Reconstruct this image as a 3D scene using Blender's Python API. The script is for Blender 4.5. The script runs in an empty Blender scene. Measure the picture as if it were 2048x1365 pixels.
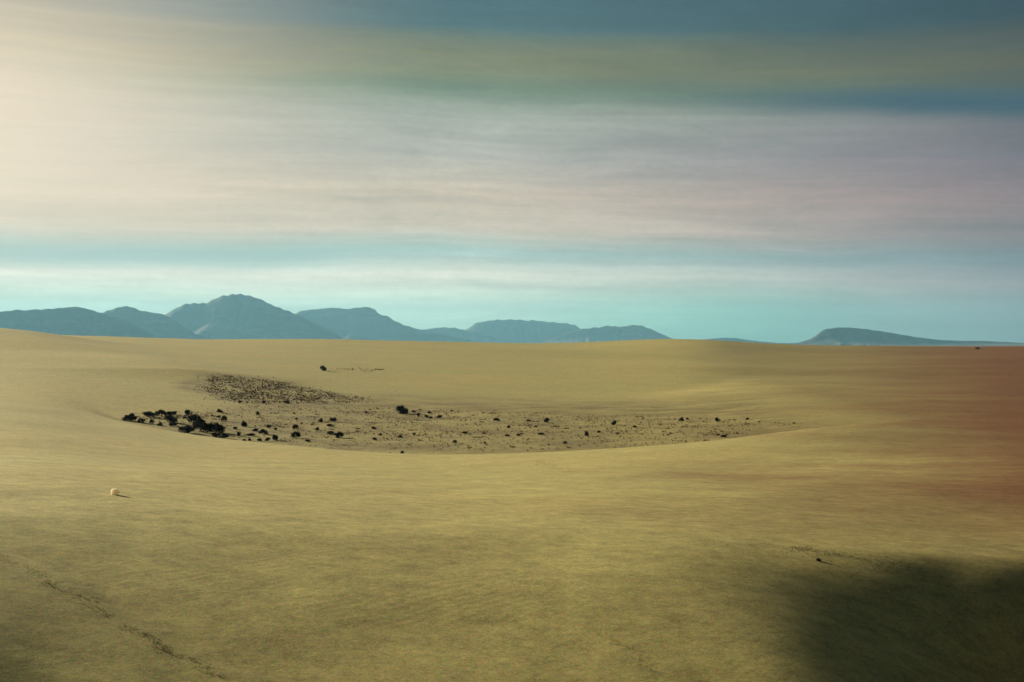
import bpy, bmesh, math, random
import numpy as np
from mathutils import Vector

R = math.radians
sc = bpy.context.scene
col = sc.collection

# ------------------------------------------------------------------ camera
EYE = 7.5
cam_d = bpy.data.cameras.new('camera')
cam_d.lens = 50.0
cam_d.sensor_width = 36.0
cam_d.clip_start = 0.2
cam_d.clip_end = 60000.0
cam = bpy.data.objects.new('camera', cam_d)
cam.location = (0.0, 0.0, EYE)
cam.rotation_euler = (R(90.13), 0.0, 0.0)
col.objects.link(cam)
sc.camera = cam
sc.render.resolution_x, sc.render.resolution_y = 1024, 682

# ------------------------------------------------------------------ sky, sun, exposure
SUN_AZ, SUN_EL = -46.0, 14.0          # left of the view (view = +Y), behind thin cloud
world = bpy.data.worlds.new('World')
sc.world = world
world.use_nodes = True
EXPO = 0.75                           # picture exposure, stops


class NT:
    """small node-tree helper"""
    def __init__(self, tree):
        self.t = tree
        self.t.nodes.clear()

    def new(self, kind, **props):
        n = self.t.nodes.new(kind)
        for k, v in props.items():
            setattr(n, k, v)
        return n

    def put(self, sock, v):
        if isinstance(v, bpy.types.NodeSocket):
            self.t.links.new(v, sock)
        elif v is not None:
            sock.default_value = v

    def m(self, op, a, b=None, c=None, clamp=False):
        n = self.new('ShaderNodeMath', operation=op, use_clamp=clamp)
        for i, v in enumerate((a, b, c)):
            if v is not None:
                self.put(n.inputs[i], v)
        return n.outputs[0]

    def mix(self, f, a, b, blend='MIX'):
        n = self.new('ShaderNodeMix', data_type='RGBA', blend_type=blend)
        self.put(n.inputs[0], f)
        for s, v in ((n.inputs[6], a), (n.inputs[7], b)):
            if isinstance(v, tuple) and len(v) == 3:
                v = v + (1.0,)
            self.put(s, v)
        return n.outputs[2]

    def noise(self, vec, scale, detail=3.0, rough=0.5, dist=0.0, dim='3D', color=False):
        n = self.new('ShaderNodeTexNoise', noise_dimensions=dim)
        self.put(n.inputs['Vector'], vec)
        n.inputs['Scale'].default_value = scale
        n.inputs['Detail'].default_value = detail
        n.inputs['Roughness'].default_value = rough
        n.inputs['Distortion'].default_value = dist
        return n.outputs[1 if color else 0]

    def xyz(self, x, y, z=0.0):
        n = self.new('ShaderNodeCombineXYZ')
        for i, v in enumerate((x, y, z)):
            self.put(n.inputs[i], v)
        return n.outputs[0]

    def ramp(self, f, stops, interp='EASE'):
        n = self.new('ShaderNodeValToRGB')
        n.color_ramp.interpolation = interp
        e = n.color_ramp.elements
        while len(e) < len(stops):
            e.new(0.5)
        for el, (p, c) in zip(e, stops):
            el.position = p
            el.color = tuple(c) + (1.0,)
        self.put(n.inputs[0], f)
        return n.outputs[0]

    def maprange(self, v, a, b, c=0.0, d=1.0, smooth=True):
        n = self.new('ShaderNodeMapRange', interpolation_type='SMOOTHSTEP' if smooth else 'LINEAR')
        for i, x in enumerate((v, a, b, c, d)):
            self.put(n.inputs[i], x)
        return n.outputs[0]

    def bell(self, v, centre, width):
        """soft band: 1 at centre, 0 beyond width"""
        d = self.m('ABSOLUTE', self.m('SUBTRACT', v, centre))
        return self.maprange(d, 0.0, width, 1.0, 0.0)


def srgb(r, g, b):
    def f(c):
        c /= 255.0
        return c / 12.92 if c <= 0.04045 else ((c + 0.055) / 1.055) ** 2.4
    return (f(r), f(g), f(b))


def build_sky():
    t = NT(world.node_tree)
    tc = t.new('ShaderNodeTexCoord')
    sep = t.new('ShaderNodeSeparateXYZ')
    t.put(sep.inputs[0], tc.outputs['Generated'])
    X, Y, Z = sep.outputs
    az = t.m('MULTIPLY', t.m('ARCTAN2', X, Y), 180.0 / math.pi)      # degrees, 0 = view, + = right
    el = t.m('MULTIPLY', t.m('ARCSINE', Z), 180.0 / math.pi)
    # streaky layer cloud: long flat bands, slightly tilted and wavering
    wav = t.noise(t.xyz(t.m('MULTIPLY', az, 0.045), t.m('MULTIPLY', el, 0.10)), 1.0, 3.0, 0.5)
    e = t.m('ADD', el, t.m('MULTIPLY', t.m('SUBTRACT', wav, 0.5), 1.7))
    e = t.m('ADD', e, t.m('MULTIPLY', az, 0.022))
    # colour of the layer by height (0..18 degrees, goes on unchanged above)
    f = t.m('DIVIDE', e, 18.0, clamp=True)
    prof = t.ramp(f, [
        (0.000, srgb(172, 206, 182)), (0.075, srgb(196, 216, 190)), (0.145, srgb(228, 220, 200)),
        (0.195, srgb(168, 190, 180)), (0.250, srgb(200, 182, 160)), (0.330, srgb(196, 177, 154)),
        (0.420, srgb(174, 170, 158)), (0.500, srgb(158, 160, 146)), (0.560, srgb(106, 122, 98)),
        (0.615, srgb(126, 124, 84)), (0.660, srgb(108, 112, 86)), (0.700, srgb(66, 94, 98)),
        (0.790, srgb(62, 88, 98)), (1.000, srgb(52, 72, 84))], 'LINEAR')
    # fine and medium streaks
    s1 = t.noise(t.xyz(t.m('MULTIPLY', az, 0.05), t.m('MULTIPLY', e, 1.7), 3.1), 1.0, 6.0, 0.66)
    s2 = t.noise(t.xyz(t.m('MULTIPLY', az, 0.022), t.m('MULTIPLY', e, 0.55), 9.4), 1.0, 3.0, 0.5)
    v = t.m('ADD', t.m('MULTIPLY', t.m('SUBTRACT', s1, 0.5), 0.75), 1.0)
    v = t.m('MULTIPLY', v, t.m('ADD', t.m('MULTIPLY', t.m('SUBTRACT', s2, 0.5), 0.6), 1.0))
    w1 = t.noise(t.xyz(t.m('MULTIPLY', az, 0.13), t.m('MULTIPLY', e, 0.95), 21.0), 1.0, 8.0, 0.62, 1.2)
    v = t.m('MULTIPLY', v, t.m('ADD', t.m('MULTIPLY', t.m('SUBTRACT', w1, 0.5), 0.55), 1.0))
    w2 = t.noise(t.xyz(t.m('MULTIPLY', az, 2.2), t.m('MULTIPLY', e, 4.2), 5.0), 1.0, 5.0, 0.72, 0.4)
    v = t.m('MULTIPLY', v, t.m('ADD', t.m('MULTIPLY', t.m('SUBTRACT', w2, 0.5), 0.34), 1.06))
    v = t.m('MULTIPLY', v, 2.0 ** -EXPO)
    prof = t.mix(1.0, prof, t.xyz(v, v, v), 'MULTIPLY')
    # veiled sun: the layer is thin and bright round the sun and duller away from it
    sv = (math.sin(R(SUN_AZ)) * math.cos(R(SUN_EL)), math.cos(R(SUN_AZ)) * math.cos(R(SUN_EL)), math.sin(R(SUN_EL)))
    dp = t.new('ShaderNodeVectorMath', operation='DOT_PRODUCT')
    t.put(dp.inputs[0], tc.outputs['Generated'])
    dp.inputs[1].default_value = sv
    ang = t.m('MULTIPLY', t.m('ARCCOSINE', dp.outputs['Value']), 180.0 / math.pi)
    dull = t.maprange(ang, 45.0, 70.0, 1.04, 0.24, smooth=False)
    prof = t.mix(1.0, prof, t.xyz(dull, t.m('MULTIPLY', dull, t.maprange(ang, 50.0, 70.0, 1.0, 0.90)), t.m('ADD', t.m('MULTIPLY', dull, 0.90), 0.10)), 'MULTIPLY')
    lav = t.m('MULTIPLY', t.bell(el, 6.5, 4.5), t.maprange(az, -6.0, 19.0))
    prof = t.mix(t.m('MULTIPLY', lav, 0.8), prof, t.mix(1.0, prof, (1.12, 0.93, 1.10), 'MULTIPLY'))
    # the dark blue-grey cloud bars of the right-hand sky
    eb = t.m('ADD', e, t.m('MULTIPLY', az, 0.03))
    bar = t.m('MULTIPLY', t.bell(eb, 10.15, 0.85), t.maprange(az, 4.0, 17.0))
    k = 2.0 ** -EXPO
    prof = t.mix(t.m('MULTIPLY', bar, 0.9), prof, tuple(c * k for c in srgb(40, 72, 92)))
    bar2 = t.m('MULTIPLY', t.bell(e, 4.75, 0.55), t.maprange(az, 6.0, 18.0))
    prof = t.mix(t.m('MULTIPLY', bar2, 0.35), prof, tuple(c * k for c in srgb(84, 90, 96)))
    low = t.m('MULTIPLY', t.bell(e, 3.3, 0.8), t.maprange(az, 2.0, -16.0))
    prof = t.mix(t.m('MULTIPLY', low, 0.75), prof, tuple(c * k for c in srgb(146, 178, 174)))
    turq = t.m('MULTIPLY', t.maprange(e, 3.2, 0.8), t.bell(az, 9.0, 11.0))
    prof = t.mix(t.m('MULTIPLY', turq, 0.8), prof, t.mix(1.0, prof, (0.62, 1.0, 0.88), 'MULTIPLY'))
    glow = t.maprange(ang, 22.0, 43.0, 1.0, 0.0)
    glow = t.m('MULTIPLY', glow, t.m('MULTIPLY', t.maprange(el, 2.5, 7.0, 0.08, 1.0), t.maprange(el, 9.0, 14.5, 1.0, 0.5)))
    glow = t.m('MULTIPLY', glow, t.m('ADD', t.m('MULTIPLY', s1, 0.5), 0.75), clamp=True)
    prof = t.mix(t.m('MULTIPLY', glow, 0.95), prof, tuple(c * k for c in srgb(250, 225, 194)))
    # clear sky between the bands
    sky = t.new('ShaderNodeTexSky', sky_type='NISHITA')
    sky.sun_disc = False
    sky.sun_elevation = R(SUN_EL)
    sky.sun_rotation = R(SUN_AZ)
    sky.altitude = 900.0
    sky.air_density = 1.0
    sky.dust_density = 2.0
    skyc = t.mix(1.0, sky.outputs[0], (0.06, 0.06, 0.06), 'MULTIPLY')
    cover = t.maprange(t.m('ADD', s1, t.m('MULTIPLY', s2, 0.4)), 0.35, 0.75, 0.86, 0.95)
    colr = t.mix(cover, skyc, prof)
    bg = t.new('ShaderNodeBackground')
    t.put(bg.inputs[0], colr)
    bg.inputs[1].default_value = 1.0
    out = t.new('ShaderNodeOutputWorld')
    t.put(out.inputs[0], bg.outputs[0])


build_sky()

sun_d = bpy.data.lights.new('sun', 'SUN')
sun_d.energy = 4.6
sun_d.angle = R(8.0)
sun_d.color = (1.0, 0.90, 0.72)
sun = bpy.data.objects.new('sun', sun_d)
col.objects.link(sun)
sdir = Vector((math.sin(R(SUN_AZ)) * math.cos(R(SUN_EL)), math.cos(R(SUN_AZ)) * math.cos(R(SUN_EL)), math.sin(R(SUN_EL))))
sun.rotation_euler = sdir.to_track_quat('Z', 'Y').to_euler()
sun.location = sdir * 300.0

vs = sc.view_settings
vs.view_transform = 'Standard'
vs.look = 'None'
vs.exposure = EXPO
vs.gamma = 1.0
vs.use_curve_mapping = False

# ------------------------------------------------------------------ terrain heights
# TERRAIN-BEGIN
def wig(x, y, wl, seed, n=5):
    """smooth random undulation in -1..1 of about the given wavelength"""
    r = np.random.RandomState(seed)
    s = 0.0
    for i in range(n):
        a = r.uniform(0, math.pi * 2)
        k = 2 * math.pi / (wl * r.uniform(0.65, 1.5))
        s = s + np.sin((x * math.cos(a) + y * math.sin(a)) * k + r.uniform(0, 6.28) )
    return s / n * 1.4


def smooth01(t):
    t = np.clip(t, 0, 1)
    return t * t * (3 - 2 * t)


def smax(a, b, k):
    h = np.clip(0.5 + 0.5 * (a - b) / k, 0, 1)
    return b * (1 - h) + a * h + k * h * (1 - h)


def curve(v, pts):
    """smooth interpolation through (position, value) pairs"""
    p = np.array(pts, float)
    q = np.linspace(p[0, 0], p[-1, 0], 400)
    w = np.interp(q, p[:, 0], p[:, 1])
    k = np.ones(15) / 15.0
    w = np.convolve(np.pad(w, 7, mode='edge'), k, 'valid')
    return np.interp(v, q, w)


# bearing (x/y) of the near dune's brink, its distance and height
BRINK_D = [(-1.2, 230), (-0.36, 190), (-0.31, 135), (-0.29, 114), (-0.27, 106), (-0.24, 98), (-0.20, 88), (-0.15, 80), (-0.08, 73), (0.0, 74),
           (0.10, 80), (0.15, 88), (0.216, 104), (0.30, 120), (1.2, 150)]
BRINK_PY = [(-1.2, 740), (-0.36, 776), (-0.31, 815), (-0.29, 832), (-0.27, 846), (-0.245, 862), (-0.20, 880), (-0.15, 893), (-0.08, 911), (0.0, 909),
            (0.10, 893), (0.15, 881), (0.216, 853), (0.30, 842), (1.2, 810)]
SKY_PY = [(-1.2, 700), (-0.40, 668), (-0.32, 672), (-0.272, 673), (-0.244, 679), (-0.184, 681), (-0.17, 676), (-0.156, 675),
          (-0.145, 678), (-0.114, 680), (-0.04, 684), (0.0, 687), (0.03, 688), (0.055, 686), (0.08, 681), (0.10, 676.5),
          (0.115, 675), (0.135, 676.5), (0.15, 681), (0.172, 688), (0.19, 692), (0.22, 690), (0.255, 692), (0.31, 694),
          (0.36, 693), (1.2, 692)]
FPX = 2844.4
NEAR_G = [(0, 0.15), (0.07, 0.38), (0.135, 0.65), (0.18, 0.825), (0.235, 0.975), (0.285, 1.02), (0.405, 0.88), (0.61, 0.56), (0.81, 0.25), (1.0, 0.0)]


def height(x, y):
    d = np.sqrt(x * x + y * y)
    dd = np.sqrt(d * d + 4.0)
    u = np.clip(x / np.maximum(np.abs(y), 0.05), -1.2, 1.2)
    u = np.where(y < 0, np.sign(x) * 1.2, u)
    u = np.where(d < 3.0, u * (d / 3.0), u)
    # near dune under the viewer, falling gently to a curved brink
    db = curve(u, BRINK_D) * np.sqrt(1 + np.minimum(u * u, 0.2))
    zb = EYE - (curve(u, BRINK_PY) - 689.0) / FPX * curve(u, BRINK_D)
    t = np.where(dd < 22.0, dd / 75.0, 0.2933 + (dd - 22.0) / (db - 22.0) * 0.7067)
    g = curve(np.clip(t, 0, 1), NEAR_G)
    near = zb + (4.65 - zb) * g
    near = near - 0.75 * np.tanh(0.085 / 0.75 * (np.sqrt((x - 3.0) ** 2 + 9.0) + (x - 3.0)) * 0.5) * smooth01((db - d) / 50.0)
    near = near + 0.085 * (np.sqrt((x + 1.0) ** 2 + 4.0) - (x + 1.0)) * 0.5 * smooth01((50.0 - d) / 40.0)
    near = near + 0.05 * wig(x, y, 19.0, 4) * smooth01((d - 6) / 20) * smooth01((db - d) / 20)
    near = near + 0.014 * wig(x, y, 4.2, 9) + 0.005 * wig(x, y, 1.6, 19)
    over = np.maximum(d - db, 0)
    sl = 0.30 - 0.28 * smooth01((-u - 0.275) / 0.06)
    near = np.where(d > db, zb - sl * (over - 1.2 * (1 - np.exp(-over / 1.2))), near)
    # blowout on the near right: a scooped hollow with a steep far wall
    bx, by = 8.0, 15.2
    rx, ry = (x - bx) * 0.99 + (y - by) * 0.10, -(x - bx) * 0.02 + (y - by)
    ry = ry + 0.22 * wig(x, y, 7.5, 33) + 0.10 * wig(x, y, 1.8, 34)
    fx = smooth01((rx + 5.6) / 9.0) * (1 - 0.7 * smooth01((rx - 9) / 8.0))
    far_w = 1 - smooth01((ry + 0.8) / 7.0)
    near_w = smooth01((ry + 8.0) / 6.5)
    near = near - 4.0 * fx * far_w * near_w + 0.07 * wig(x, y, 2.6, 35) * smooth01((rx + 4.5) / 3.0) * smooth01((6.0 - np.abs(ry)) / 3.0)
    # shallow wheel-rut-like runnels
    for (x0, y0, x1, y1, wd, dp, sd) in ((-8.0, 19.3, -1.4, 11.9, 0.28, 0.06, 51),):
        lx, ly = x1 - x0, y1 - y0
        L = math.hypot(lx, ly)
        s = ((x - x0) * lx + (y - y0) * ly) / L
        w = ((x - x0) * ly - (y - y0) * lx) / L + wd * 1.2 * wig(x, y, 4.0, sd)
        brk = smooth01(0.8 + 0.5 * wig(s, s * 0, 3.5, sd + 7))
        gate = smooth01(s / (0.4 * L)) * smooth01((L - s) / (0.3 * L)) * brk
        near = near - 0.25 * dp * np.exp(-(w / wd) ** 2) * gate - dp * gate * smooth01(-w / wd) * np.exp(-np.maximum(-w, 0) / (14 * wd))
    # floor of the hollow
    floor = 0.10 * wig(x, y, 30.0, 5) + 0.04 * wig(x, y, 9.0, 6) + 1.25 * smooth01((x - 8 - 0.08 * (y - 110)) / 26.0)
    # far dunes up to the skyline, then the plain
    dc = 520.0 + 60 * np.sin(u * 9.0)
    zs = EYE - (curve(u, SKY_PY) - 689.0) / FPX * dc * np.sqrt(1 + np.minimum(u * u, 1.5) * 0)
    yy = np.where(y > 1, y, 1)
    r = (yy - 205.0) / (dc - 205.0)
    rise = np.clip(r, 0, 1)
    rise = rise * 0.86 + 0.14 * smooth01(rise)
    far = zs * rise
    far = np.where(r > 1, zs * (1 - smooth01((yy - dc) / (0.35 * dc))), far)
    far = far - 1.7 * np.exp(-((x + 40 - 0.25 * (y - 230)) / 17.0) ** 2 - ((y - 226) / 22.0) ** 2)
    far = far + 0.55 * wig(x, y, 95.0, 11) * smooth01(r / 0.25) * smooth01((1 - r) / 0.25)
    z = smax(floor, far, 0.25)
    # big dune on the left: a crest that comes down into a spur, gentle towards the viewer, steeper behind
    RG = [(-14, 150, -3.0), (-32, 172, -0.2), (-42, 190, 1.9), (-50, 204, 3.9), (-78, 252, 6.3), (-112, 312, 10.6), (-122, 325, 11.6), (-175, 400, 13.6), (-420, 560, 12.0)]
    best = np.full(np.shape(x), 1e9)
    lz = np.zeros(np.shape(x))
    sg = np.zeros(np.shape(x))
    for (ax_, ay_, az_), (bx_, by_, bz_) in zip(RG[:-1], RG[1:]):
        ex, ey = bx_ - ax_, by_ - ay_
        tt = np.clip(((x - ax_) * ex + (y - ay_) * ey) / (ex * ex + ey * ey), 0, 1)
        ox, oy = x - ax_ - tt * ex, y - ay_ - tt * ey
        q = np.sqrt(ox * ox + oy * oy)
        c = ex * oy - ey * ox                    # < 0 : behind, right of the crest
        hit = q < best
        best = np.where(hit, q, best)
        lz = np.where(hit, az_ + tt * (bz_ - az_), lz)
        sg = np.where(hit, c, sg)
    soft = np.sqrt(best * best + 100.0) - 10.0
    left = lz - np.where(sg < 0, 0.17, 0.034) * soft
    left = left + 0.25 * wig(x, y, 40.0, 21) * smooth01((left - 1) / 3)
    z = smax(z, left, 1.0)
    fill = 1.4 + 0.029 * (d - 110) - 13.0 * (np.sqrt((u + 0.33) ** 2 + 0.0004) + (u + 0.33)) * 0.5
    fill = np.where(d < 420, fill, fill - (d - 420) * 0.1)
    z = smax(z, fill, 1.6)
    z = np.where(d < db + 45 + 120 * smooth01((-u - 0.25) / 0.05), smax(near, z, 0.35 + 1.2 * smooth01((-u - 0.27) / 0.06)), z)
    # dunes go on beside and behind the viewer
    back = smooth01((-y - 5) / 60.0)
    z = np.where(y < 0, z * (1 - back) + back * (5.0 + 1.6 * wig(x, y, 60.0, 71)), z)
    side = smooth01((np.abs(x) - 300) / 400.0) * smooth01((900 - d) / 300.0)
    z = z + side * (2.0 + 2.0 * wig(x, y, 180.0, 72)) * np.where(d > 300, 1, 0)
    plain = smooth01((d - 1100) / 2500.0)
    z = z * (1 - plain) + plain * (0.6 * wig(x, y, 900.0, 73))
    return z
# TERRAIN-END


# ------------------------------------------------------------------ materials
def mat(name):
    m = bpy.data.materials.new(name)
    m.use_nodes = True
    return m, NT(m.node_tree)


def finish(t, base, rough, normal=None, spec=0.2):
    b = t.new('ShaderNodeBsdfPrincipled')
    t.put(b.inputs['Base Color'], base)
    t.put(b.inputs['Roughness'], rough)
    b.inputs['Specular IOR Level'].default_value = spec
    if normal is not None:
        t.put(b.inputs['Normal'], normal)
    o = t.new('ShaderNodeOutputMaterial')
    t.put(o.inputs[0], b.outputs[0])
    return b


def sand_material():
    m, t = mat('sand')
    P = t.new('ShaderNodeNewGeometry').outputs['Position']
    sp = t.new('ShaderNodeSeparateXYZ')
    t.put(sp.inputs[0], P)
    X, Y, Z = sp.outputs
    big = t.noise(P, 0.035, 4.0, 0.55)
    med = t.noise(P, 0.35, 5.0, 0.6)
    c = t.mix(t.maprange(big, 0.3, 0.7), (0.60, 0.483, 0.150), (0.53, 0.465, 0.150))
    c = t.mix(t.m('MULTIPLY', t.maprange(med, 0.35, 0.75), 0.35), c, (0.44, 0.32, 0.11))
    # reddish light-leak cast painted into the sand colour, a broad eastern tongue
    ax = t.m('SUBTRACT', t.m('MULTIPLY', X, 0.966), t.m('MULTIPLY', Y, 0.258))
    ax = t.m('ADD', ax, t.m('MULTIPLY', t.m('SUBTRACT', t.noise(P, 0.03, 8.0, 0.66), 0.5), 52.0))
    red_leak = t.m('MULTIPLY', t.maprange(t.m('DIVIDE', ax, t.m('ADD', t.m('MULTIPLY', Y, 0.075), 4.0)), -1.25, 1.2), t.maprange(Y, 14.0, 40.0))
    # vignette-like light falloff painted into the sand colour, ragged-edged, on the eastern side
    falloff = t.m('SUBTRACT', X, t.m('MULTIPLY', Y, 0.13))
    falloff = t.m('ADD', falloff, t.m('MULTIPLY', t.m('SUBTRACT', t.noise(P, 0.05, 8.0, 0.66), 0.5), 34.0))
    falloff = t.maprange(falloff, -6.0, 16.0)
    c = t.mix(t.m('MULTIPLY', falloff, 0.7), c, (0.32, 0.255, 0.085))
    c = t.mix(t.m('MULTIPLY', red_leak, 0.95), c, (0.22, 0.085, 0.03))
    # darker soil with litter on the floor of the hollow
    soil = t.m('MULTIPLY', t.maprange(Z, 0.5, 1.3, 1.0, 0.0), t.m('MULTIPLY', t.maprange(Y, 80.0, 100.0), t.maprange(Y, 215.0, 165.0)))
    px_ = t.m('ADD', t.m('ADD', X, 32.0), t.m('MULTIPLY', t.m('SUBTRACT', Y, 182.0), 0.22))
    pr = t.m('ADD', t.m('POWER', t.m('DIVIDE', px_, 11.5), 2.0), t.m('POWER', t.m('DIVIDE', t.m('SUBTRACT', Y, 182.0), 27.0), 2.0))
    pr = t.m('ADD', pr, t.m('MULTIPLY', t.m('SUBTRACT', t.noise(P, 0.09, 5.0, 0.6), 0.5), 1.8))
    pocket = t.maprange(pr, 0.5, 1.1, 1.0, 0.0)
    patches = t.maprange(t.noise(P, 0.13, 7.0, 0.72), 0.34, 0.66)
    c = t.mix(t.m('MULTIPLY', t.m('MULTIPLY', soil, t.m('ADD', t.m('MULTIPLY', patches, 0.65), 0.35)), 0.85), c, (0.20, 0.15, 0.05))
    c = t.mix(t.m('MULTIPLY', t.m('MULTIPLY', pocket, t.m('ADD', t.m('MULTIPLY', patches, 0.75), 0.25)), 0.8), c, (0.17, 0.115, 0.04))
    # multicoloured grains, litter and grit at every size
    g = t.noise(P, 40.0, 5.0, 0.95, color=True)
    gs = t.new('ShaderNodeSeparateXYZ')
    t.put(gs.inputs[0], g)
    lum = t.m('MULTIPLY', t.m('SUBTRACT', t.noise(P, 1.8, 10.0, 0.97), 0.5), 3.6)
    k = [t.m('MAXIMUM', t.m('ADD', t.m('ADD', t.m('MULTIPLY', t.m('SUBTRACT', s, 0.5), a), lum), 1.0), 0.15) for s, a in zip(gs.outputs, (3.8, 3.5, 5.0))]
    c = t.mix(1.0, c, t.xyz(*k), 'MULTIPLY')
    # wind ripples and grain relief
    wv = t.new('ShaderNodeTexWave', wave_type='BANDS', bands_direction='X', wave_profile='SIN')
    rot = t.new('ShaderNodeMapping')
    rot.inputs['Rotation'].default_value = (0, 0, R(38))
    t.put(rot.inputs[0], P)
    t.put(wv.inputs[0], rot.outputs[0])
    wv.inputs['Scale'].default_value = 1.9
    wv.inputs['Distortion'].default_value = 5.0
    wv.inputs['Detail'].default_value = 2.0
    wv.inputs['Detail Scale'].default_value = 0.6
    patch = t.maprange(t.noise(P, 0.22, 3.0, 0.5), 0.42, 0.68)
    hgt = t.m('ADD', t.m('MULTIPLY', t.m('MULTIPLY', wv.outputs[1], patch), 0.0011), t.m('MULTIPLY', t.noise(P, 9.0, 8.0, 0.75), 0.006))
    bp = t.new('ShaderNodeBump')
    bp.inputs['Strength'].default_value = 0.7
    bp.inputs['Distance'].default_value = 1.0
    t.put(bp.inputs['Height'], hgt)
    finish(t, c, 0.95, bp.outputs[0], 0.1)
    return m


def hill_material():
    m, t = mat('hill_rock')
    P = t.new('ShaderNodeNewGeometry').outputs['Position']
    sp = t.new('ShaderNodeSeparateXYZ')
    t.put(sp.inputs[0], P)
    n = t.noise(P, 0.004, 6.0, 0.65)
    strata = t.noise(t.xyz(t.m('MULTIPLY', sp.outputs[0], 0.0025), t.m('MULTIPLY', sp.outputs[1], 0.0025), t.m('MULTIPLY', sp.outputs[2], 0.012)), 1.0, 4.0, 0.6)
    c = t.mix(t.maprange(n, 0.35, 0.7), (0.075, 0.07, 0.045), (0.16, 0.12, 0.075))
    c = t.mix(t.m('MULTIPLY', t.maprange(strata, 0.52, 0.7), 0.7), c, (0.33, 0.25, 0.17))
    bp = t.new('ShaderNodeBump')
    bp.inputs['Strength'].default_value = 0.8
    bp.inputs['Distance'].default_value = 14.0
    t.put(bp.inputs['Height'], t.noise(P, 0.012, 6.0, 0.65))
    finish(t, c, 0.95, bp.outputs[0], 0.1)
    return m


def leaf_material(name, a, b):
    m, t = mat(name)
    oi = t.new('ShaderNodeObjectInfo')
    P = t.new('ShaderNodeNewGeometry').outputs['Position']
    n = t.noise(P, 2.4, 4.0, 0.7)
    f = t.m('ADD', t.m('MULTIPLY', n, 0.8), t.m('MULTIPLY', oi.outputs['Random'], 0.35), clamp=True)
    finish(t, t.mix(f, a, b), 0.85, None, 0.15)
    return m


def plain_material(name, a, b, scale):
    m, t = mat(name)
    P = t.new('ShaderNodeNewGeometry').outputs['Position']
    n = t.noise(P, scale, 6.0, 0.7)
    bp = t.new('ShaderNodeBump')
    bp.inputs['Strength'].default_value = 0.5
    bp.inputs['Distance'].default_value = 0.02
    t.put(bp.inputs['Height'], n)
    finish(t, t.mix(t.maprange(n, 0.3, 0.7), a, b), 0.9, bp.outputs[0], 0.2)
    return m


M_SAND = sand_material()
M_HILL = hill_material()
M_LEAF = leaf_material('dark_leaf', (0.018, 0.020, 0.010), (0.040, 0.040, 0.020))
M_BROWN = leaf_material('dry_leaf', (0.05, 0.036, 0.016), (0.10, 0.07, 0.03))
M_BARK = plain_material('bark', (0.035, 0.027, 0.018), (0.07, 0.05, 0.032), 14.0)
M_GRASS = leaf_material('dry_grass', (0.15, 0.105, 0.036), (0.26, 0.18, 0.065))
M_STONE = plain_material('pale_translucent', (0.86, 0.72, 0.56), (0.90, 0.80, 0.66), 18.0)
for n_ in M_STONE.node_tree.nodes:
    if n_.type == 'BSDF_PRINCIPLED':             # translucency added to keep the backlit stone pale
        n_.inputs['Subsurface Weight'].default_value = 1.0
        n_.inputs['Subsurface Radius'].default_value = (1.0, 0.8, 0.6)
        n_.inputs['Subsurface Scale'].default_value = 0.25


# ------------------------------------------------------------------ mesh helpers
def grid_mesh(name, X, Y, Z):
    ny, nx = X.shape
    me = bpy.data.meshes.new(name)
    co = np.stack([X, Y, Z], -1).reshape(-1, 3).astype(np.float32)
    i = np.arange(nx * ny).reshape(ny, nx)
    q = np.stack([i[:-1, :-1], i[:-1, 1:], i[1:, 1:], i[1:, :-1]], -1).reshape(-1).astype(np.int32)
    nf = len(q) // 4
    me.vertices.add(len(co))
    me.vertices.foreach_set('co', co.ravel())
    me.loops.add(len(q))
    me.loops.foreach_set('vertex_index', q)
    me.polygons.add(nf)
    me.polygons.foreach_set('loop_start', np.arange(0, len(q), 4, dtype=np.int32))
    me.polygons.foreach_set('use_smooth', np.ones(nf, dtype=bool))
    me.update(calc_edges=True)
    return me


def link(name, me, m=None, parent=None):
    o = bpy.data.objects.new(name, me)
    if m is not None and me is not None and not me.materials:
        me.materials.append(m)
    col.objects.link(o)
    o.parent = parent
    return o


def axis(near_half, step, grow, end, start=None):
    v = [0.0]
    while v[-1] < end:
        v.append(v[-1] + max(step, (v[-1] - near_half) * grow + step))
    return np.array(v)


# ------------------------------------------------------------------ the dunes
EDGE = 15500.0
ax = axis(7.5, 0.10, 0.025, EDGE)
ax[-1] = EDGE
xs = np.concatenate([-ax[:0:-1], ax])
ay = axis(19.0, 0.10, 0.012, EDGE)
ay[-1] = EDGE
yb = axis(0.0, 0.6, 0.15, 400.0)
ys = np.concatenate([-yb[:0:-1], ay])
GX, GY = np.meshgrid(xs, ys)
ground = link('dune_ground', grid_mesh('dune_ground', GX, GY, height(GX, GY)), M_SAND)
ground['kind'] = 'structure'


def zat(x, y):
    return float(height(np.array([x], float), np.array([y], float))[0])


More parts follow.
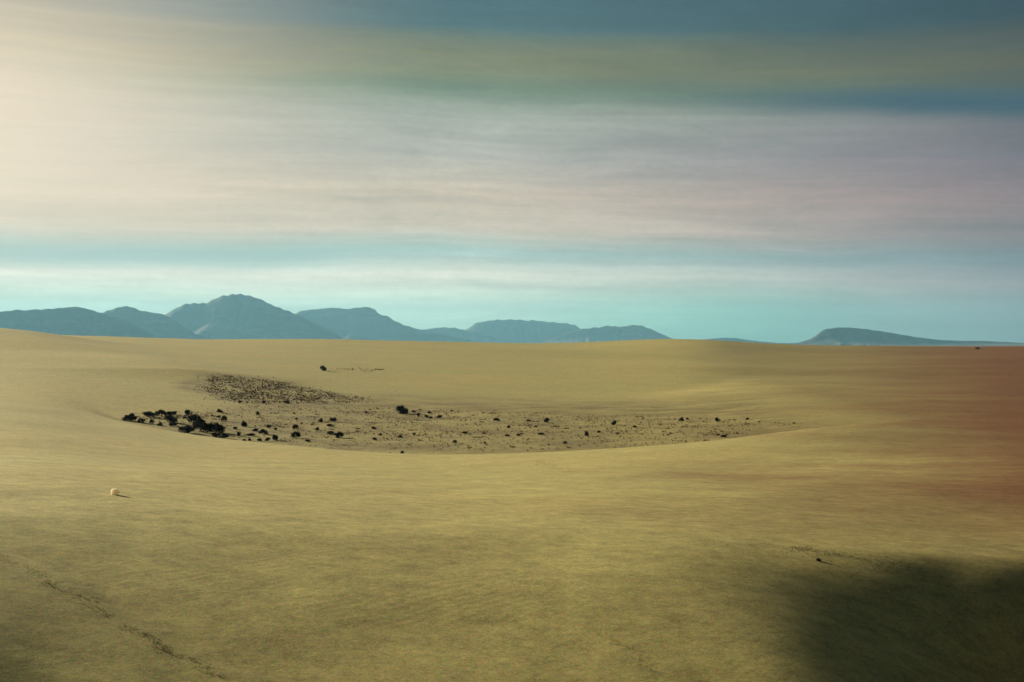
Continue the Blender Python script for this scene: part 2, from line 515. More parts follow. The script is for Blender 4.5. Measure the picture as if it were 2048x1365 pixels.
# ------------------------------------------------------------------ far hills
HILLS = [
    # distance, skyline (bearing in photo px, row), cap steepness
    (7200, [(-420, 668), (-300, 640), (-200, 628), (-120, 634), (-40, 632), (0, 625), (30, 621), (60, 619.5), (90, 618), (115, 615), (150, 614), (172, 619), (195, 626), (225, 634), (262, 648), (300, 668)], 0.5),
    (8200, [(150, 668), (178, 640), (196, 628), (212, 619), (230, 614.5), (250, 612.5), (268, 616), (282, 622), (297, 624), (315, 626), (335, 634), (365, 652), (400, 672)], 0.5),
    (9300, [(268, 672), (300, 650), (322, 634), (345, 620), (362, 611), (376, 607), (396, 606.5), (412, 606), (424, 600), (440, 594), (458, 590), (474, 588.5), (492, 590), (508, 594), (525, 602), (542, 610), (560, 617), (578, 624), (600, 633), (630, 648), (680, 672)], 0.55),
    (11000, [(520, 676), (552, 648), (580, 631), (600, 624.5), (622, 619.5), (655, 617), (688, 617), (710, 616), (728, 614), (742, 615.5), (751, 621), (757, 629), (775, 634), (788, 641), (806, 650), (826, 656), (845, 661), (880, 668), (940, 680)], 0.7),
    (12500, [(790, 680), (820, 668), (845, 660), (868, 656.5), (892, 655), (912, 657), (930, 661), (960, 667), (1000, 678)], 0.5),
    (13500, [(880, 682), (915, 668), (935, 658), (948, 649), (964, 643), (990, 640.5), (1030, 640.5), (1075, 642), (1110, 645), (1135, 647), (1150, 651), (1160, 658), (1185, 664), (1240, 674), (1300, 682)], 0.8),
    (12000, [(1090, 682), (1130, 668), (1155, 660), (1176, 657), (1200, 655), (1218, 651.5), (1236, 654), (1252, 653), (1270, 649.5), (1288, 653), (1304, 659), (1320, 667), (1345, 678), (1380, 684)], 0.5),
    (11500, [(1360, 684), (1410, 679), (1445, 676), (1468, 676.5), (1490, 679.5), (1520, 683), (1555, 686), (1600, 687.5), (1660, 687)], 0.5),
    (8600, [(1560, 688), (1598, 686), (1622, 679), (1640, 667), (1654, 658), (1672, 656), (1704, 655), (1722, 658), (1756, 662), (1790, 668), (1830, 675), (1880, 680.5), (1925, 682), (1968, 682), (2040, 686), (2110, 684), (2200, 676), (2320, 680), (2440, 688)], 0.75),
]


def build_hill(i, D, pts, cap):
    p = np.array(pts, float)
    wx = (p[:, 0] - 1024.0) / FPX * D
    wz = np.maximum(EYE + (689.0 - p[:, 1]) / FPX * D, 0.0)
    hm = wz.max()
    W = max(2.4 * hm, 300.0)
    x = np.linspace(wx[0], wx[-1], 300)
    s = np.concatenate([np.linspace(-1, 0, 44), np.linspace(0, 1, 20)[1:]])
    ridge = np.interp(x, wx, wz)
    ridge = np.convolve(np.pad(ridge, 1, mode='edge'), [0.25, 0.5, 0.25], 'valid')
    jag = 0.4 if i == 2 else 1.0
    ridge = ridge * (1 + 0.006 * wig(x, x * 0, 210.0, 600 + i, 7) + jag * 0.020 * wig(x, x * 0, 95.0, 640 + i, 4) + 0.012 * wig(x, x * 0, 45.0, 680 + i, 4))
    ridge[0] = ridge[-1] = 0
    Xg, Sg = np.meshgrid(x, s)
    Yg = D + Sg * W + 60 * wig(Xg, Xg * 0, 900.0, 300 + i)
    a = np.abs(Sg)
    # steep cap above concave scree, cut by gullies running down the slope
    sp = hm * 0.9
    gul = wig(Xg, Sg * 40, sp, 400 + i, 6) * 0.5 + wig(Xg, Sg * 30, sp * 0.35, 420 + i, 6) * 0.3
    aw = np.clip(a * (1 + 0.55 * gul * smooth01(a / 0.25)), 0, 1.2)
    capf = 1 - smooth01((aw - 0.05) / 0.22) * cap * 0.62
    scree = np.clip(1 - aw, 0, 1) ** 1.25
    prof = np.clip(capf * scree, 0, 1)
    prof = np.where(a < 1e-6, 1.0, np.minimum(prof, 0.985))
    rough = 1 + 0.004 * wig(Xg, Sg * 0, 120.0, 500 + i)
    # ridge bends a little with depth so spurs overlap
    Zg = np.interp(Xg + gul * sp * 0.25 * smooth01(a / 0.3), x, ridge) * prof * rough - 3.0 * (a > 0.99)
    Zg[:, 0] = Zg[:, -1] = -3.0
    o = link('hill', grid_mesh('hill', Xg, Yg, Zg), M_HILL)
    o['kind'] = 'structure'
    return o


for i, (D, pts, cap) in enumerate(HILLS):
    build_hill(i, D, pts, cap)


# ------------------------------------------------------------------ shrubs
def leaf_cloud(rng, nlump, nleaf, flat, size):
    """leaf-sized faces through an uneven dome of unit width, base at z = 0"""
    lumps = []
    for k in range(nlump):
        a = rng.uniform(0, 6.283)
        r = 0.34 * math.sqrt(rng.random())
        lr = rng.uniform(0.11, 0.22)
        h = flat * (1 - (r / 0.42) ** 2 * 0.75) * rng.uniform(0.55, 0.98)
        lumps.append((r * math.cos(a), r * math.sin(a), max(0.06, h - lr * 0.5), lr))
    vs_, fs = [], []
    for k in range(nleaf):
        lx, ly, lz, lr = lumps[rng.randrange(nlump)]
        v = Vector((rng.gauss(0, 1), rng.gauss(0, 1), rng.gauss(0, 1))).normalized() * lr * rng.random() ** 0.4
        c = Vector((lx + v.x, ly + v.y, lz + v.z * 0.85))
        if c.z < 0.01:
            c.z = rng.uniform(0.01, 0.08)
        d = Vector((rng.gauss(0, 1), rng.gauss(0, 1), rng.gauss(0.4, 0.8))).normalized()
        e = d.cross(Vector((rng.gauss(0, 1), rng.gauss(0, 1), rng.gauss(0, 1)))).normalized()
        L, W = size * rng.uniform(0.7, 1.5), size * rng.uniform(0.25, 0.5)
        n = len(vs_)
        vs_ += [c - d * L * 0.5, c + e * W, c + d * L * 0.6, c - e * W]
        fs.append((n, n + 1, n + 2, n + 3))
    # wiry shoots that stick out of the outline
    for k in range(nlump * 3):
        lx, ly, lz, lr = lumps[rng.randrange(nlump)]
        d = Vector((lx * 1.5 + rng.gauss(0, 0.25), ly * 1.5 + rng.gauss(0, 0.25), rng.uniform(0.3, 0.9))).normalized()
        b = Vector((lx, ly, lz))
        tip = b + d * lr * rng.uniform(1.0, 1.6)
        e = d.cross(Vector((0.3, 0.8, 0.2))).normalized() * 0.010
        n = len(vs_)
        vs_ += [b - e, b + e, tip]
        fs.append((n, n + 1, n + 2))
    me = bpy.data.meshes.new('foliage')
    me.from_pydata([tuple(v) for v in vs_], [], fs)
    me.update()
    return me


def stem_mesh(rng, n, flat):
    """crooked tapering stems spreading from the root"""
    vs_, fs = [], []
    for k in range(n):
        a = k * 6.283 / n + rng.uniform(-0.4, 0.4)
        p = Vector((0.02 * math.cos(a), 0.02 * math.sin(a), -0.05))
        d = Vector((math.cos(a) * rng.uniform(0.4, 1.0), math.sin(a) * rng.uniform(0.4, 1.0), rng.uniform(0.6, 1.2))).normalized()
        rings = []
        seg = 4
        for q in range(seg + 1):
            rad = 0.022 * (1 - q / (seg + 0.6))
            s1 = d.cross(Vector((0.2, 0.1, 1.0))).normalized()
            s2 = d.cross(s1).normalized()
            rings.append(len(vs_))
            for w in range(5):
                ww = w * 6.283 / 5
                vs_.append(p + (s1 * math.cos(ww) + s2 * math.sin(ww)) * rad)
            p = p + d * flat * 0.24
            d = (d + Vector((rng.gauss(0, 0.25), rng.gauss(0, 0.25), rng.uniform(-0.1, 0.3)))).normalized()
        for q in range(seg):
            for w in range(5):
                a0, a1 = rings[q] + w, rings[q] + (w + 1) % 5
                fs.append((a0, a1, a1 + 5, a0 + 5))
    me = bpy.data.meshes.new('stems')
    me.from_pydata([tuple(v) for v in vs_], [], fs)
    me.update()
    return me


rg = random.Random(7)
VAR = []
for k in range(8):
    fl = 0.5 + 0.04 * (k % 4)
    f = leaf_cloud(rg, 9 + k % 4, 1500, fl, 0.055)
    f.materials.append(M_LEAF)
    fb = f.copy()
    fb.materials.clear()
    fb.materials.append(M_BROWN)
    s = stem_mesh(rg, 6, fl)
    s.materials.append(M_BARK)
    VAR.append((f, fb, s, fl))

# SHRUBS: x, y (metres), width, height (metres), tone (0 green-black, 1 dry brown), label
# SHRUB-DATA
SHRUBS = [
    (-32.15, 119.8, 1.59, 0.71, 0, 'large domed black shrub, first from left along the thicket front edge', 'shrubs of the dark thicket'),
    (-30.96, 118.7, 0.85, 0.47, 1, 'medium domed brownish shrub, second from left along the thicket front edge', 'shrubs of the dark thicket'),
    (-32.33, 126.3, 1.16, 0.56, 0, 'medium domed black shrub, first from left in the thicket back row', 'shrubs of the dark thicket'),
    (-31.99, 126.9, 0.91, 0.44, 0, 'medium domed black shrub, second from left in the thicket back row', 'shrubs of the dark thicket'),
    (-31.81, 128.7, 1.31, 0.63, 0, 'medium domed black shrub, third from left in the thicket back row', 'shrubs of the dark thicket'),
    (-31.37, 129.3, 1.05, 0.51, 0, 'medium domed black shrub, fourth from left in the thicket back row', 'shrubs of the dark thicket'),
    (-31.2, 131.1, 1.07, 0.45, 0, 'medium domed black shrub, fifth from left in the thicket back row', 'shrubs of the dark thicket'),
    (-29.89, 131.4, 0.8, 0.78, 0, 'small round black shrub, sixth from left in the thicket back row', 'shrubs of the dark thicket'),
    (-29.38, 121.8, 1.61, 0.78, 0, 'large domed black shrub, second from left in the middle of the thicket', 'shrubs of the dark thicket'),
    (-28.06, 117.7, 0.9, 0.41, 0, 'medium domed black shrub, fourth from left along the thicket front edge', 'shrubs of the dark thicket'),
    (-30.02, 118.6, 0.54, 0.53, 1, 'small round brownish shrub, first from left in the middle of the thicket', 'shrubs of the dark thicket'),
    (-28.97, 117.2, 0.66, 0.35, 1, 'small domed brownish shrub, third from left along the thicket front edge', 'shrubs of the dark thicket'),
    (-25.65, 111.9, 1.77, 0.72, 0, 'large low flat black shrub, fifth from left along the thicket front edge', 'shrubs of the dark thicket'),
    (-27.66, 123.3, 1.63, 0.85, 0, 'large domed black shrub, fourth from left in the middle of the thicket', 'shrubs of the dark thicket'),
    (-26.79, 122.1, 1.24, 0.72, 0, 'medium domed black shrub, sixth from left in the middle of the thicket', 'shrubs of the dark thicket'),
    (-26.02, 117.5, 1.44, 0.69, 0, 'large domed black shrub, fifth from left in the middle of the thicket', 'shrubs of the dark thicket'),
    (-24.4, 113.2, 1.73, 0.89, 0, 'large domed black shrub, seventh from left in the middle of the thicket', 'shrubs of the dark thicket'),
    (-23.95, 114.3, 1.63, 0.96, 0, 'large domed black shrub, eighth from left in the middle of the thicket', 'shrubs of the dark thicket'),
    (-23.34, 113.5, 1.16, 0.78, 0, 'medium domed black shrub, ninth from left in the middle of the thicket', 'shrubs of the dark thicket'),
    (-22.75, 109.3, 0.89, 0.48, 0, 'medium domed black shrub, sixth from left along the thicket front edge', 'shrubs of the dark thicket'),
    (-21.94, 108.7, 0.78, 0.48, 0, 'medium domed black shrub, seventh from left along the thicket front edge', 'shrubs of the dark thicket'),
    (-29.32, 127.5, 0.52, 0.25, 0, 'tiny domed black shrub, third from left in the middle of the thicket', 'shrubs of the dark thicket'),
    (-28.63, 139.2, 0.7, 0.4, 1, 'small domed brownish shrub, second from left behind the thicket right end', 'shrubs of the dark thicket'),
    (-25.88, 127.8, 0.64, 0.61, 1, 'small round brownish shrub, third from left behind the thicket right end', 'shrubs of the dark thicket'),
    (-27.18, 131.7, 0.48, 0.31, 1, 'tiny domed brownish shrub, first from left behind the thicket right end', 'shrubs of the dark thicket'),
    (-23.07, 122.4, 0.73, 0.58, 0, 'small round black shrub, second from left in upper row beside the thicket', 'loose shrubs right of the thicket'),
    (-23.12, 118.9, 0.49, 0.28, 0, 'small domed black shrub, first from left in upper row beside the thicket', 'loose shrubs right of the thicket'),
    (-21.38, 111.4, 0.41, 0.42, 0, 'tiny round black shrub, first from left in lower row beside the thicket', 'loose shrubs right of the thicket'),
    (-20.73, 112.3, 1.03, 0.27, 0, 'medium low flat black shrub, third from left in lower row beside the thicket', 'loose shrubs right of the thicket'),
    (-20.01, 114.5, 0.94, 0.49, 0, 'medium domed black shrub, sixth from left in lower row beside the thicket', 'loose shrubs right of the thicket'),
    (-21.11, 117.5, 0.75, 0.33, 0, 'medium domed black shrub, third from left in upper row beside the thicket', 'loose shrubs right of the thicket'),
    (-20.85, 121.8, 0.56, 0.4, 0, 'small domed black shrub, fifth from left in upper row beside the thicket', 'loose shrubs right of the thicket'),
    (-18.08, 108.5, 0.84, 0.51, 0, 'medium domed black shrub, eighth from left in lower row beside the thicket', 'loose shrubs right of the thicket'),
    (-18.48, 107.7, 0.59, 0.36, 0, 'small domed black shrub, seventh from left in lower row beside the thicket', 'loose shrubs right of the thicket'),
    (-19.0, 107.0, 0.49, 0.3, 1, 'small domed brownish shrub, fifth from left in lower row beside the thicket', 'loose shrubs right of the thicket'),
    (-20.07, 106.5, 0.39, 0.25, 1, 'tiny domed brownish shrub, second from left in lower row beside the thicket', 'loose shrubs right of the thicket'),
    (-19.79, 107.2, 0.39, 0.25, 0, 'tiny domed black shrub, third from left in lower row beside the thicket', 'loose shrubs right of the thicket'),
    (-24.7, 138.3, 0.57, 0.46, 1, 'small round brownish shrub, fourth from left in upper row beside the thicket', 'loose shrubs right of the thicket'),
    (-29.72, 155.4, 0.5, 0.37, 1, 'tiny domed brownish shrub, first from left just below the brown grassy pocket', 'loose shrubs right of the thicket'),
    (-27.57, 158.1, 0.65, 0.38, 0, 'small domed black shrub, second from left just below the brown grassy pocket', 'loose shrubs right of the thicket'),
    (-25.39, 160.5, 0.81, 0.38, 0, 'small domed black shrub, third from left just below the brown grassy pocket', 'loose shrubs right of the thicket'),
    (-19.85, 119.6, 0.38, 0.28, 1, 'tiny domed brownish shrub, sixth from left in upper row beside the thicket', 'loose shrubs right of the thicket'),
    (-18.54, 122.1, 0.73, 0.52, 0, 'small domed black shrub, second from left in upper scatter left of lone shrub', 'shrubs scattered over the hollow floor'),
    (-17.01, 112.0, 0.97, 0.58, 0, 'medium domed black shrub, first from left in lower row left of lone shrub', 'shrubs scattered over the hollow floor'),
    (-22.03, 143.7, 0.39, 0.2, 0, 'tiny domed black shrub, first from left in upper scatter left of lone shrub', 'shrubs scattered over the hollow floor'),
    (-20.41, 134.7, 0.37, 0.26, 0, 'tiny domed black shrub, third from left in upper scatter left of lone shrub', 'shrubs scattered over the hollow floor'),
    (-15.54, 108.1, 0.49, 0.26, 0, 'small domed black shrub, second from left in lower row left of lone shrub', 'shrubs scattered over the hollow floor'),
    (-17.73, 132.0, 0.54, 0.44, 0, 'small round black shrub, fifth from left in upper scatter left of lone shrub', 'shrubs scattered over the hollow floor'),
    (-16.72, 133.2, 0.85, 0.51, 0, 'medium domed black shrub, seventh from left in upper scatter left of lone shrub', 'shrubs scattered over the hollow floor'),
    (-16.12, 126.3, 0.81, 0.36, 0, 'medium domed black shrub, sixth from left in upper scatter left of lone shrub', 'shrubs scattered over the hollow floor'),
    (-16.62, 121.5, 0.5, 0.35, 1, 'small domed brownish shrub, fourth from left in upper scatter left of lone shrub', 'shrubs scattered over the hollow floor'),
    (-13.77, 112.9, 1.03, 0.59, 0, 'medium domed black shrub, fourth from left in lower row left of lone shrub', 'shrubs scattered over the hollow floor'),
    (-14.9, 116.4, 0.8, 0.39, 1, 'medium domed brownish shrub, third from left in lower row left of lone shrub', 'shrubs scattered over the hollow floor'),
    (-12.02, 123.9, 0.57, 0.35, 0, 'small domed black shrub, eighth from left in upper scatter left of lone shrub', 'shrubs scattered over the hollow floor'),
    (-15.37, 149.7, 0.41, 0.28, 0, 'tiny domed black shrub, first from left in line with the lone shrub', 'shrubs beside the big lone shrub'),
    (-11.86, 150.6, 1.93, 1.14, 0, 'big lone black domed shrub standing at the hollow centre', 'shrubs beside the big lone shrub'),
    (-10.6, 153.0, 0.63, 0.36, 0, 'small domed black shrub, second from left in line with the lone shrub', 'shrubs beside the big lone shrub'),
    (-9.57, 145.5, 0.6, 0.48, 1, 'small round brownish shrub, third from left in line with the lone shrub', 'shrubs beside the big lone shrub'),
    (-8.64, 143.7, 0.59, 0.41, 1, 'small domed brownish shrub, fourth from left in line with the lone shrub', 'shrubs beside the big lone shrub'),
    (-8.08, 141.9, 0.45, 0.34, 0, 'tiny domed black shrub, sixth from left in line with the lone shrub', 'shrubs beside the big lone shrub'),
    (-7.23, 142.8, 0.72, 0.47, 0, 'small domed black shrub, seventh from left in line with the lone shrub', 'shrubs beside the big lone shrub'),
    (-8.84, 152.4, 0.63, 0.29, 0, 'small domed black shrub, fifth from left in line with the lone shrub', 'shrubs beside the big lone shrub'),
    (-8.95, 113.7, 0.52, 0.27, 1, 'small domed brownish shrub, third from left in lower scatter below lone shrub', 'shrubs scattered over the hollow floor'),
    (-10.66, 110.3, 0.5, 0.26, 0, 'small domed black shrub, first from left in lower scatter below lone shrub', 'shrubs scattered over the hollow floor'),
    (-8.14, 95.3, 0.35, 0.23, 1, 'tiny domed brownish shrub, first from left at the brink below lone shrub', 'shrubs scattered over the hollow floor'),
    (-10.77, 116.5, 0.37, 0.22, 1, 'tiny domed brownish shrub, second from left in lower scatter below lone shrub', 'shrubs scattered over the hollow floor'),
    (-8.09, 117.4, 0.43, 0.22, 1, 'tiny domed brownish shrub, fourth from left in lower scatter below lone shrub', 'shrubs scattered over the hollow floor'),
    (-7.48, 96.7, 0.31, 0.28, 1, 'tiny round brownish shrub, second from left at the brink below lone shrub', 'shrubs scattered over the hollow floor'),
    (-1.5, 137.4, 0.75, 0.39, 0, 'small domed black shrub, second from left in upper scatter right of lone shrub', 'shrubs scattered over the hollow floor'),
    (-0.27, 126.0, 0.4, 0.36, 0, 'tiny round black shrub, third from left in upper scatter right of lone shrub', 'shrubs scattered over the hollow floor'),
    (1.59, 137.4, 0.57, 0.26, 1, 'small domed brownish shrub, fourth from left in upper scatter right of lone shrub', 'shrubs scattered over the hollow floor'),
    (2.15, 127.5, 0.35, 0.24, 0, 'tiny domed black shrub, fifth from left in upper scatter right of lone shrub', 'shrubs scattered over the hollow floor'),
    (3.39, 135.9, 0.75, 0.58, 0, 'small round black shrub, sixth from left in upper scatter right of lone shrub', 'shrubs scattered over the hollow floor'),
    (-3.93, 118.9, 0.6, 0.28, 1, 'small domed brownish shrub, second from left in lower scatter right of lone shrub', 'shrubs scattered over the hollow floor'),
    (-4.33, 107.2, 0.44, 0.36, 1, 'small round brownish shrub, first from left in lower scatter right of lone shrub', 'shrubs scattered over the hollow floor'),
    (0.49, 116.2, 0.58, 0.22, 0, 'small low flat black shrub, fifth from left in lower scatter right of lone shrub', 'shrubs scattered over the hollow floor'),
    (-0.37, 115.6, 0.63, 0.22, 1, 'small low flat brownish shrub, fourth from left in lower scatter right of lone shrub', 'shrubs scattered over the hollow floor'),
    (2.44, 117.5, 0.75, 0.22, 1, 'medium low flat brownish shrub, sixth from left in lower scatter right of lone shrub', 'shrubs scattered over the hollow floor'),
    (9.36, 130.5, 0.66, 0.56, 0, 'small round black shrub, seventh from left in upper scatter right of lone shrub', 'shrubs scattered over the hollow floor'),
    (6.05, 115.4, 0.63, 0.49, 1, 'small round brownish shrub, eighth from left in lower scatter right of lone shrub', 'shrubs scattered over the hollow floor'),
    (7.32, 119.6, 0.44, 0.23, 1, 'tiny domed brownish shrub, ninth from left in lower scatter right of lone shrub', 'shrubs scattered over the hollow floor'),
    (3.98, 105.8, 0.48, 0.25, 0, 'small domed black shrub, seventh from left in lower scatter right of lone shrub', 'shrubs scattered over the hollow floor'),
    (-2.02, 106.6, 0.29, 0.2, 1, 'tiny domed brownish shrub, third from left in lower scatter right of lone shrub', 'shrubs scattered over the hollow floor'),
    (8.77, 118.2, 0.49, 0.17, 1, 'small low flat brownish shrub, tenth from left in lower scatter right of lone shrub', 'shrubs scattered over the hollow floor'),
    (-6.69, 157.2, 0.43, 0.22, 1, 'tiny domed brownish shrub, first from left in upper scatter right of lone shrub', 'shrubs scattered over the hollow floor'),
    (10.83, 125.7, 0.46, 0.3, 0, 'tiny domed black shrub, eighth from left in upper scatter right of lone shrub', 'shrubs scattered over the hollow floor'),
    (16.05, 134.7, 0.62, 0.45, 0, 'small domed black shrub, third from left along upper right edge of hollow', 'shrubs scattered over the hollow floor'),
    (16.84, 136.5, 0.37, 0.26, 0, 'tiny domed black shrub, fourth from left along upper right edge of hollow', 'shrubs scattered over the hollow floor'),
    (18.68, 129.3, 0.53, 0.61, 0, 'small round black shrub, fifth from left along upper right edge of hollow', 'shrubs scattered over the hollow floor'),
    (21.51, 129.9, 0.42, 0.25, 0, 'tiny domed black shrub, sixth from left along upper right edge of hollow', 'shrubs scattered over the hollow floor'),
    (16.4, 110.3, 0.66, 0.26, 0, 'small low flat black shrub, third from left low at right end of hollow', 'shrubs scattered over the hollow floor'),
    (16.38, 113.1, 0.41, 0.16, 0, 'tiny low flat black shrub, second from left low at right end of hollow', 'shrubs scattered over the hollow floor'),
    (17.11, 113.2, 0.26, 0.16, 0, 'tiny domed black shrub, fourth from left low at right end of hollow', 'shrubs scattered over the hollow floor'),
    (15.85, 138.3, 0.32, 0.13, 1, 'tiny low flat brownish shrub, second from left along upper right edge of hollow', 'shrubs scattered over the hollow floor'),
    (13.0, 117.0, 0.32, 0.17, 1, 'tiny domed brownish shrub, first from left low at right end of hollow', 'shrubs scattered over the hollow floor'),
    (23.91, 120.6, 0.33, 0.17, 1, 'tiny domed brownish shrub, seventh from left along upper right edge of hollow', 'shrubs scattered over the hollow floor'),
    (13.1, 142.2, 0.32, 0.2, 1, 'tiny domed brownish shrub, first from left along upper right edge of hollow', 'shrubs scattered over the hollow floor'),
    (-33.02, 247.8, 1.59, 1.18, 0, 'lone dark shrub on the far sand above the brown grassy pocket', 'lone shrubs on open sand'),
    (4.31, 20.0, 0.09, 0.07, 0, 'small dark shrub alone on the foreground sand by the shaded scoop', 'lone shrubs on open sand'),
    (160.62, 490.2, 2.02, 0.93, 0, 'tiny dark shrub at the far right just under the skyline', 'lone shrubs on open sand'),
]
# END SHRUB-DATA


def shrub(k, x, y, w, h, tone, label, group):
    f, fb, s, fl = VAR[(k * 5 + k // 8) % 8]
    o = bpy.data.objects.new('desert_shrub', None)
    o.location = (x, y, zat(x, y) - 0.02)
    o.rotation_euler = (0, 0, (k * 2.399) % 6.283)
    o.scale = (w, w, h / fl)
    o.empty_display_size = 0.3
    col.objects.link(o)
    o['label'], o['category'], o['group'] = label, 'shrub', group
    link('foliage', fb if tone else f, None, o)
    link('stems', s, None, o)


for k, a in enumerate(SHRUBS):
    shrub(k, *a)


# ------------------------------------------------------------------ dry grass and low scrub nobody could count
def grass_patch(name, spots, rng, hmin, hmax, label):
    vs_, fs = [], []
    for (x, y, z) in spots:
        h0 = rng.uniform(hmin, hmax)
        for b in range(9):
            a = rng.uniform(0, 6.283)
            r = rng.uniform(0, 0.5) * h0
            bx, by = x + r * math.cos(a), y + r * math.sin(a)
            lean = rng.uniform(0.1, 0.7) * h0
            wd = h0 * rng.uniform(0.10, 0.20)
            a2 = a + rng.gauss(0, 0.7)
            n = len(vs_)
            vs_ += [(bx - wd * math.sin(a), by + wd * math.cos(a), z - 0.02), (bx + wd * math.sin(a), by - wd * math.cos(a), z - 0.02),
                    (bx + lean * math.cos(a2), by + lean * math.sin(a2), z + h0 * rng.uniform(0.6, 1.0))]
            fs.append((n, n + 1, n + 2))
    me = bpy.data.meshes.new(name)
    me.from_pydata(vs_, [], fs)
    me.update()
    o = link(name, me, M_GRASS)
    o['kind'] = 'stuff'
    o['label'] = label
    o['category'] = 'grass'
    return o


def inside(x, y, poly):
    c = False
    n = len(poly)
    for i in range(n):
        (x1, y1), (x2, y2) = poly[i], poly[(i + 1) % n]
        if (y1 > y) != (y2 > y) and x < (x2 - x1) * (y - y1) / (y2 - y1) + x1:
            c = not c
    return c


# FLECKS-DATA
FLECKS = [  # 'plant litter' in these labels: dark streaks of tiny low brown blades
    ('broken dark line of dead plant litter slanting across the left foreground sand', [((-6.19, 17.2), (-5.12, 16.1)), ((-5.26, 16.2), (-4.24, 15.2)), ((-4.08, 15.0), (-3.44, 14.3)), ((-3.51, 14.4), (-2.76, 13.7))], 210, 0.07, 0.005, 0.016, 41),
    ('short dark streak of plant litter at the bottom right of centre', [((1.13, 15.4), (1.49, 14.3))], 110, 0.05, 0.005, 0.016, 42),
    ('faint streak of plant litter in the middle right foreground', [((2.66, 25.1), (2.93, 20.8))], 70, 0.12, 0.005, 0.016, 43),
    ('short dark streak of plant litter on sand below the hollow', [((1.06, 62.6), (1.86, 46.5))], 220, 0.4, 0.012, 0.03, 44),
    ('dark trail of plant litter running right from the lone foreground shrub', [((4.18, 21.0), (4.53, 20.4)), ((4.56, 20.4), (5.84, 20.1))], 240, 0.2, 0.006, 0.022, 45),
]
# END FLECKS-DATA
# GRASS-DATA
GRASS = [
    ('dry_grass', 'patchy brown dry grass filling the small pocket behind the spur', [(-39.0, 177.0), (-41.5, 192.9), (-42.1, 201.6), (-37.4, 202.8), (-33.0, 202.5), (-29.6, 198.3), (-26.6, 191.7), (-22.3, 184.2), (-17.6, 176.4), (-19.1, 168.0), (-24.0, 161.1), (-28.7, 155.7), (-31.2, 157.5), (-34.3, 164.4)], 4200, 0.03, 0.2, 14.0, 31),
    ('dry_grass', 'thin dark line of grass beside the lone far shrub', [(-33.9, 257.7), (-24.1, 269.4), (-22.9, 256.5), (-32.4, 246.3)], 160, 0.06, 0.2, 12.0, 32),
    ('dry_grass', 'sparse brown dry grass over the floor of the hollow', [(-34.3, 122.7), (-33.8, 132.6), (-30.1, 141.9), (-28.1, 152.4), (-18.5, 162.0), (-6.9, 158.1), (14.4, 148.2), (24.5, 121.2), (16.2, 108.4), (8.2, 103.2), (0.9, 98.4), (-2.6, 98.8), (-7.8, 99.1), (-15.8, 105.9), (-21.8, 109.9), (-27.1, 114.2)], 5500, 0.04, 0.14, 16.0, 33),
    ('dry_grass', 'thin brown litter among the black thicket shrubs', [(-33.4, 121.2), (-32.4, 132.9), (-28.9, 143.4), (-21.4, 109.7), (-24.5, 111.8), (-28.4, 116.5)], 500, 0.05, 0.14, 8.0, 34),
]
# END GRASS-DATA
M_FLECKS = leaf_material('brown_flecks', (0.12, 0.10, 0.045), (0.20, 0.165, 0.07))


def fleck_line(label, ends, num, wd, hmin, hmax, seed):  # dark streak of tiny low blades strewn along each segment
    r = random.Random(seed)
    pts = []
    for (x0, y0), (x1, y1) in ends:
        for q in range(num):
            f = r.random()
            w = r.gauss(0, wd) * (0.5 + 0.6 * math.sin(f * 23.0 + seed) ** 2)
            L = math.hypot(x1 - x0, y1 - y0)
            bend = 0.05 * math.sin(f * 9.0 + seed)
            pts.append((x0 + (x1 - x0) * f - (y1 - y0) / L * (w + bend), y0 + (y1 - y0) * f + (x1 - x0) / L * (w + bend)))
    zz = height(np.array([p[0] for p in pts]), np.array([p[1] for p in pts]))
    o = grass_patch('dark_flecks', [(p[0], p[1], float(z)) for p, z in zip(pts, zz)], r, hmin, hmax, label)
    o.data.materials.clear()
    o.data.materials.append(M_FLECKS)
    o['category'] = 'litter'  # dark streak of tiny low brown blades


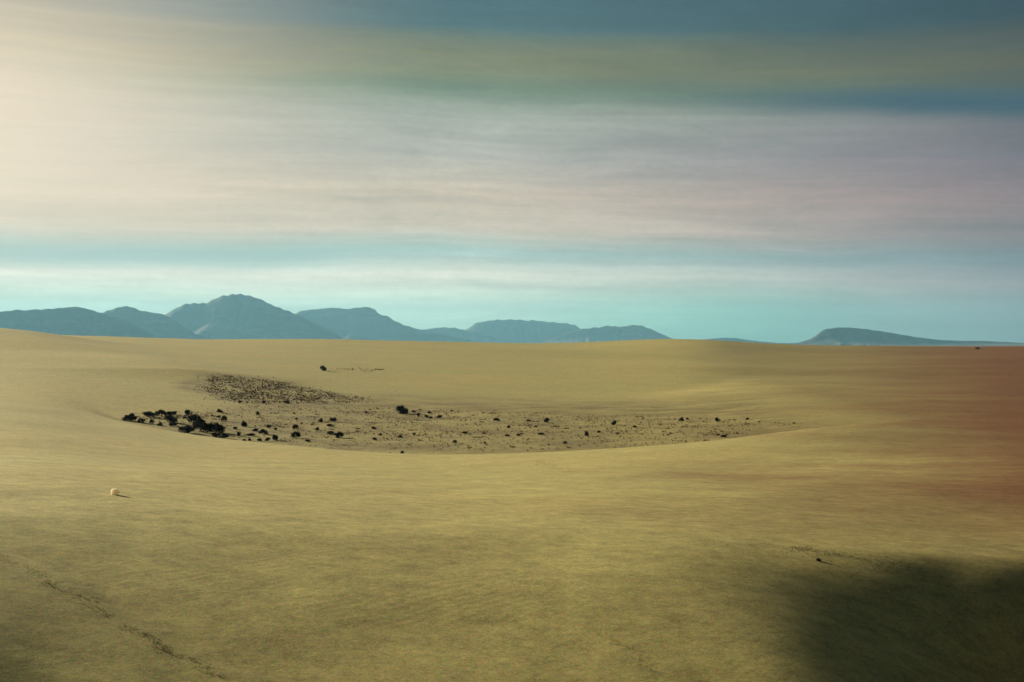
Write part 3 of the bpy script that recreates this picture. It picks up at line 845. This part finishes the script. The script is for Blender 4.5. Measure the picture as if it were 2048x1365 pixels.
for a_ in FLECKS:
    fleck_line(*a_)
for name, label, poly, num, hmin, hmax, clump, seed in GRASS:
    r = random.Random(seed)
    x0, x1 = min(p[0] for p in poly), max(p[0] for p in poly)
    y0, y1 = min(p[1] for p in poly), max(p[1] for p in poly)
    pts = []
    tries = 0
    while len(pts) < num and tries < num * 10:
        tries += 1
        cx, cy = r.uniform(x0, x1), r.uniform(y0, y1)
        if not inside(cx, cy, poly):
            continue
        sig = r.uniform(0.1, 1.0) ** 2 * clump * 0.16
        for q in range(r.choice((1, 1, 2, 3, 5, 9, 16))):
            x, y = r.gauss(cx, sig), r.gauss(cy, sig * 1.6)
            if inside(x, y, poly) or r.random() < 0.6:
                pts.append((x, y))
    if pts:
        zz = height(np.array([p[0] for p in pts]), np.array([p[1] for p in pts]))
        grass_patch(name, [(p[0], p[1], float(z)) for p, z in zip(pts, zz)], r, hmin, hmax, label)


# ------------------------------------------------------------------ the pale stone
STONE_AT = (-6.72, 24.10, 0.072)


def stone(x, y, r):
    rr = random.Random(12)
    b = bmesh.new()
    bmesh.ops.create_icosphere(b, subdivisions=3, radius=1.0)
    ph = [(Vector((rr.gauss(0, 1), rr.gauss(0, 1), rr.gauss(0, 1))), rr.uniform(0, 6.28)) for _ in range(9)]
    for v in b.verts:
        n = v.co.normalized()
        k = 1.0 + sum(0.02 * math.sin(p.dot(n) * 2.6 + q) for p, q in ph)
        v.co = Vector((n.x * k, n.y * k * 0.9, n.z * k * 0.92)) * r
    for f in b.faces:
        f.smooth = True
    me = bpy.data.meshes.new('stone')
    b.to_mesh(me)
    b.free()
    o = link('stone', me, M_STONE)
    o.location = (x, y, zat(x, y) + r * 0.55)
    o['label'] = 'single pale cream round stone lying alone on the bare left foreground sand'
    o['category'] = 'stone'


stone(*STONE_AT)


# ------------------------------------------------------------------ air
def haze():
    me = bpy.data.meshes.new('haze')
    b = bmesh.new()
    bmesh.ops.create_cube(b, size=1.0)
    for v in b.verts:
        v.co = ((EDGE + 400.0) * (1 if v.co.x > 0 else -1), (EDGE + 400.0) if v.co.y > 0 else -900.0, 420.0 if v.co.z > 0 else -9.0)
    b.to_mesh(me)
    b.free()
    m, t = mat('haze_air')
    pv = t.new('ShaderNodeVolumePrincipled')
    pv.inputs['Color'].default_value = (0.34, 0.77, 1.0, 1.0)
    pv.inputs['Density'].default_value = 5.2e-5
    pv.inputs['Anisotropy'].default_value = 0.25
    o = t.new('ShaderNodeOutputMaterial')
    t.put(o.inputs['Volume'], pv.outputs[0])
    ob = link('haze', me, m)
    ob['kind'] = 'stuff'
    ob['label'] = 'thin blue-green haze hanging over the whole desert'
    ob['category'] = 'haze'


haze()
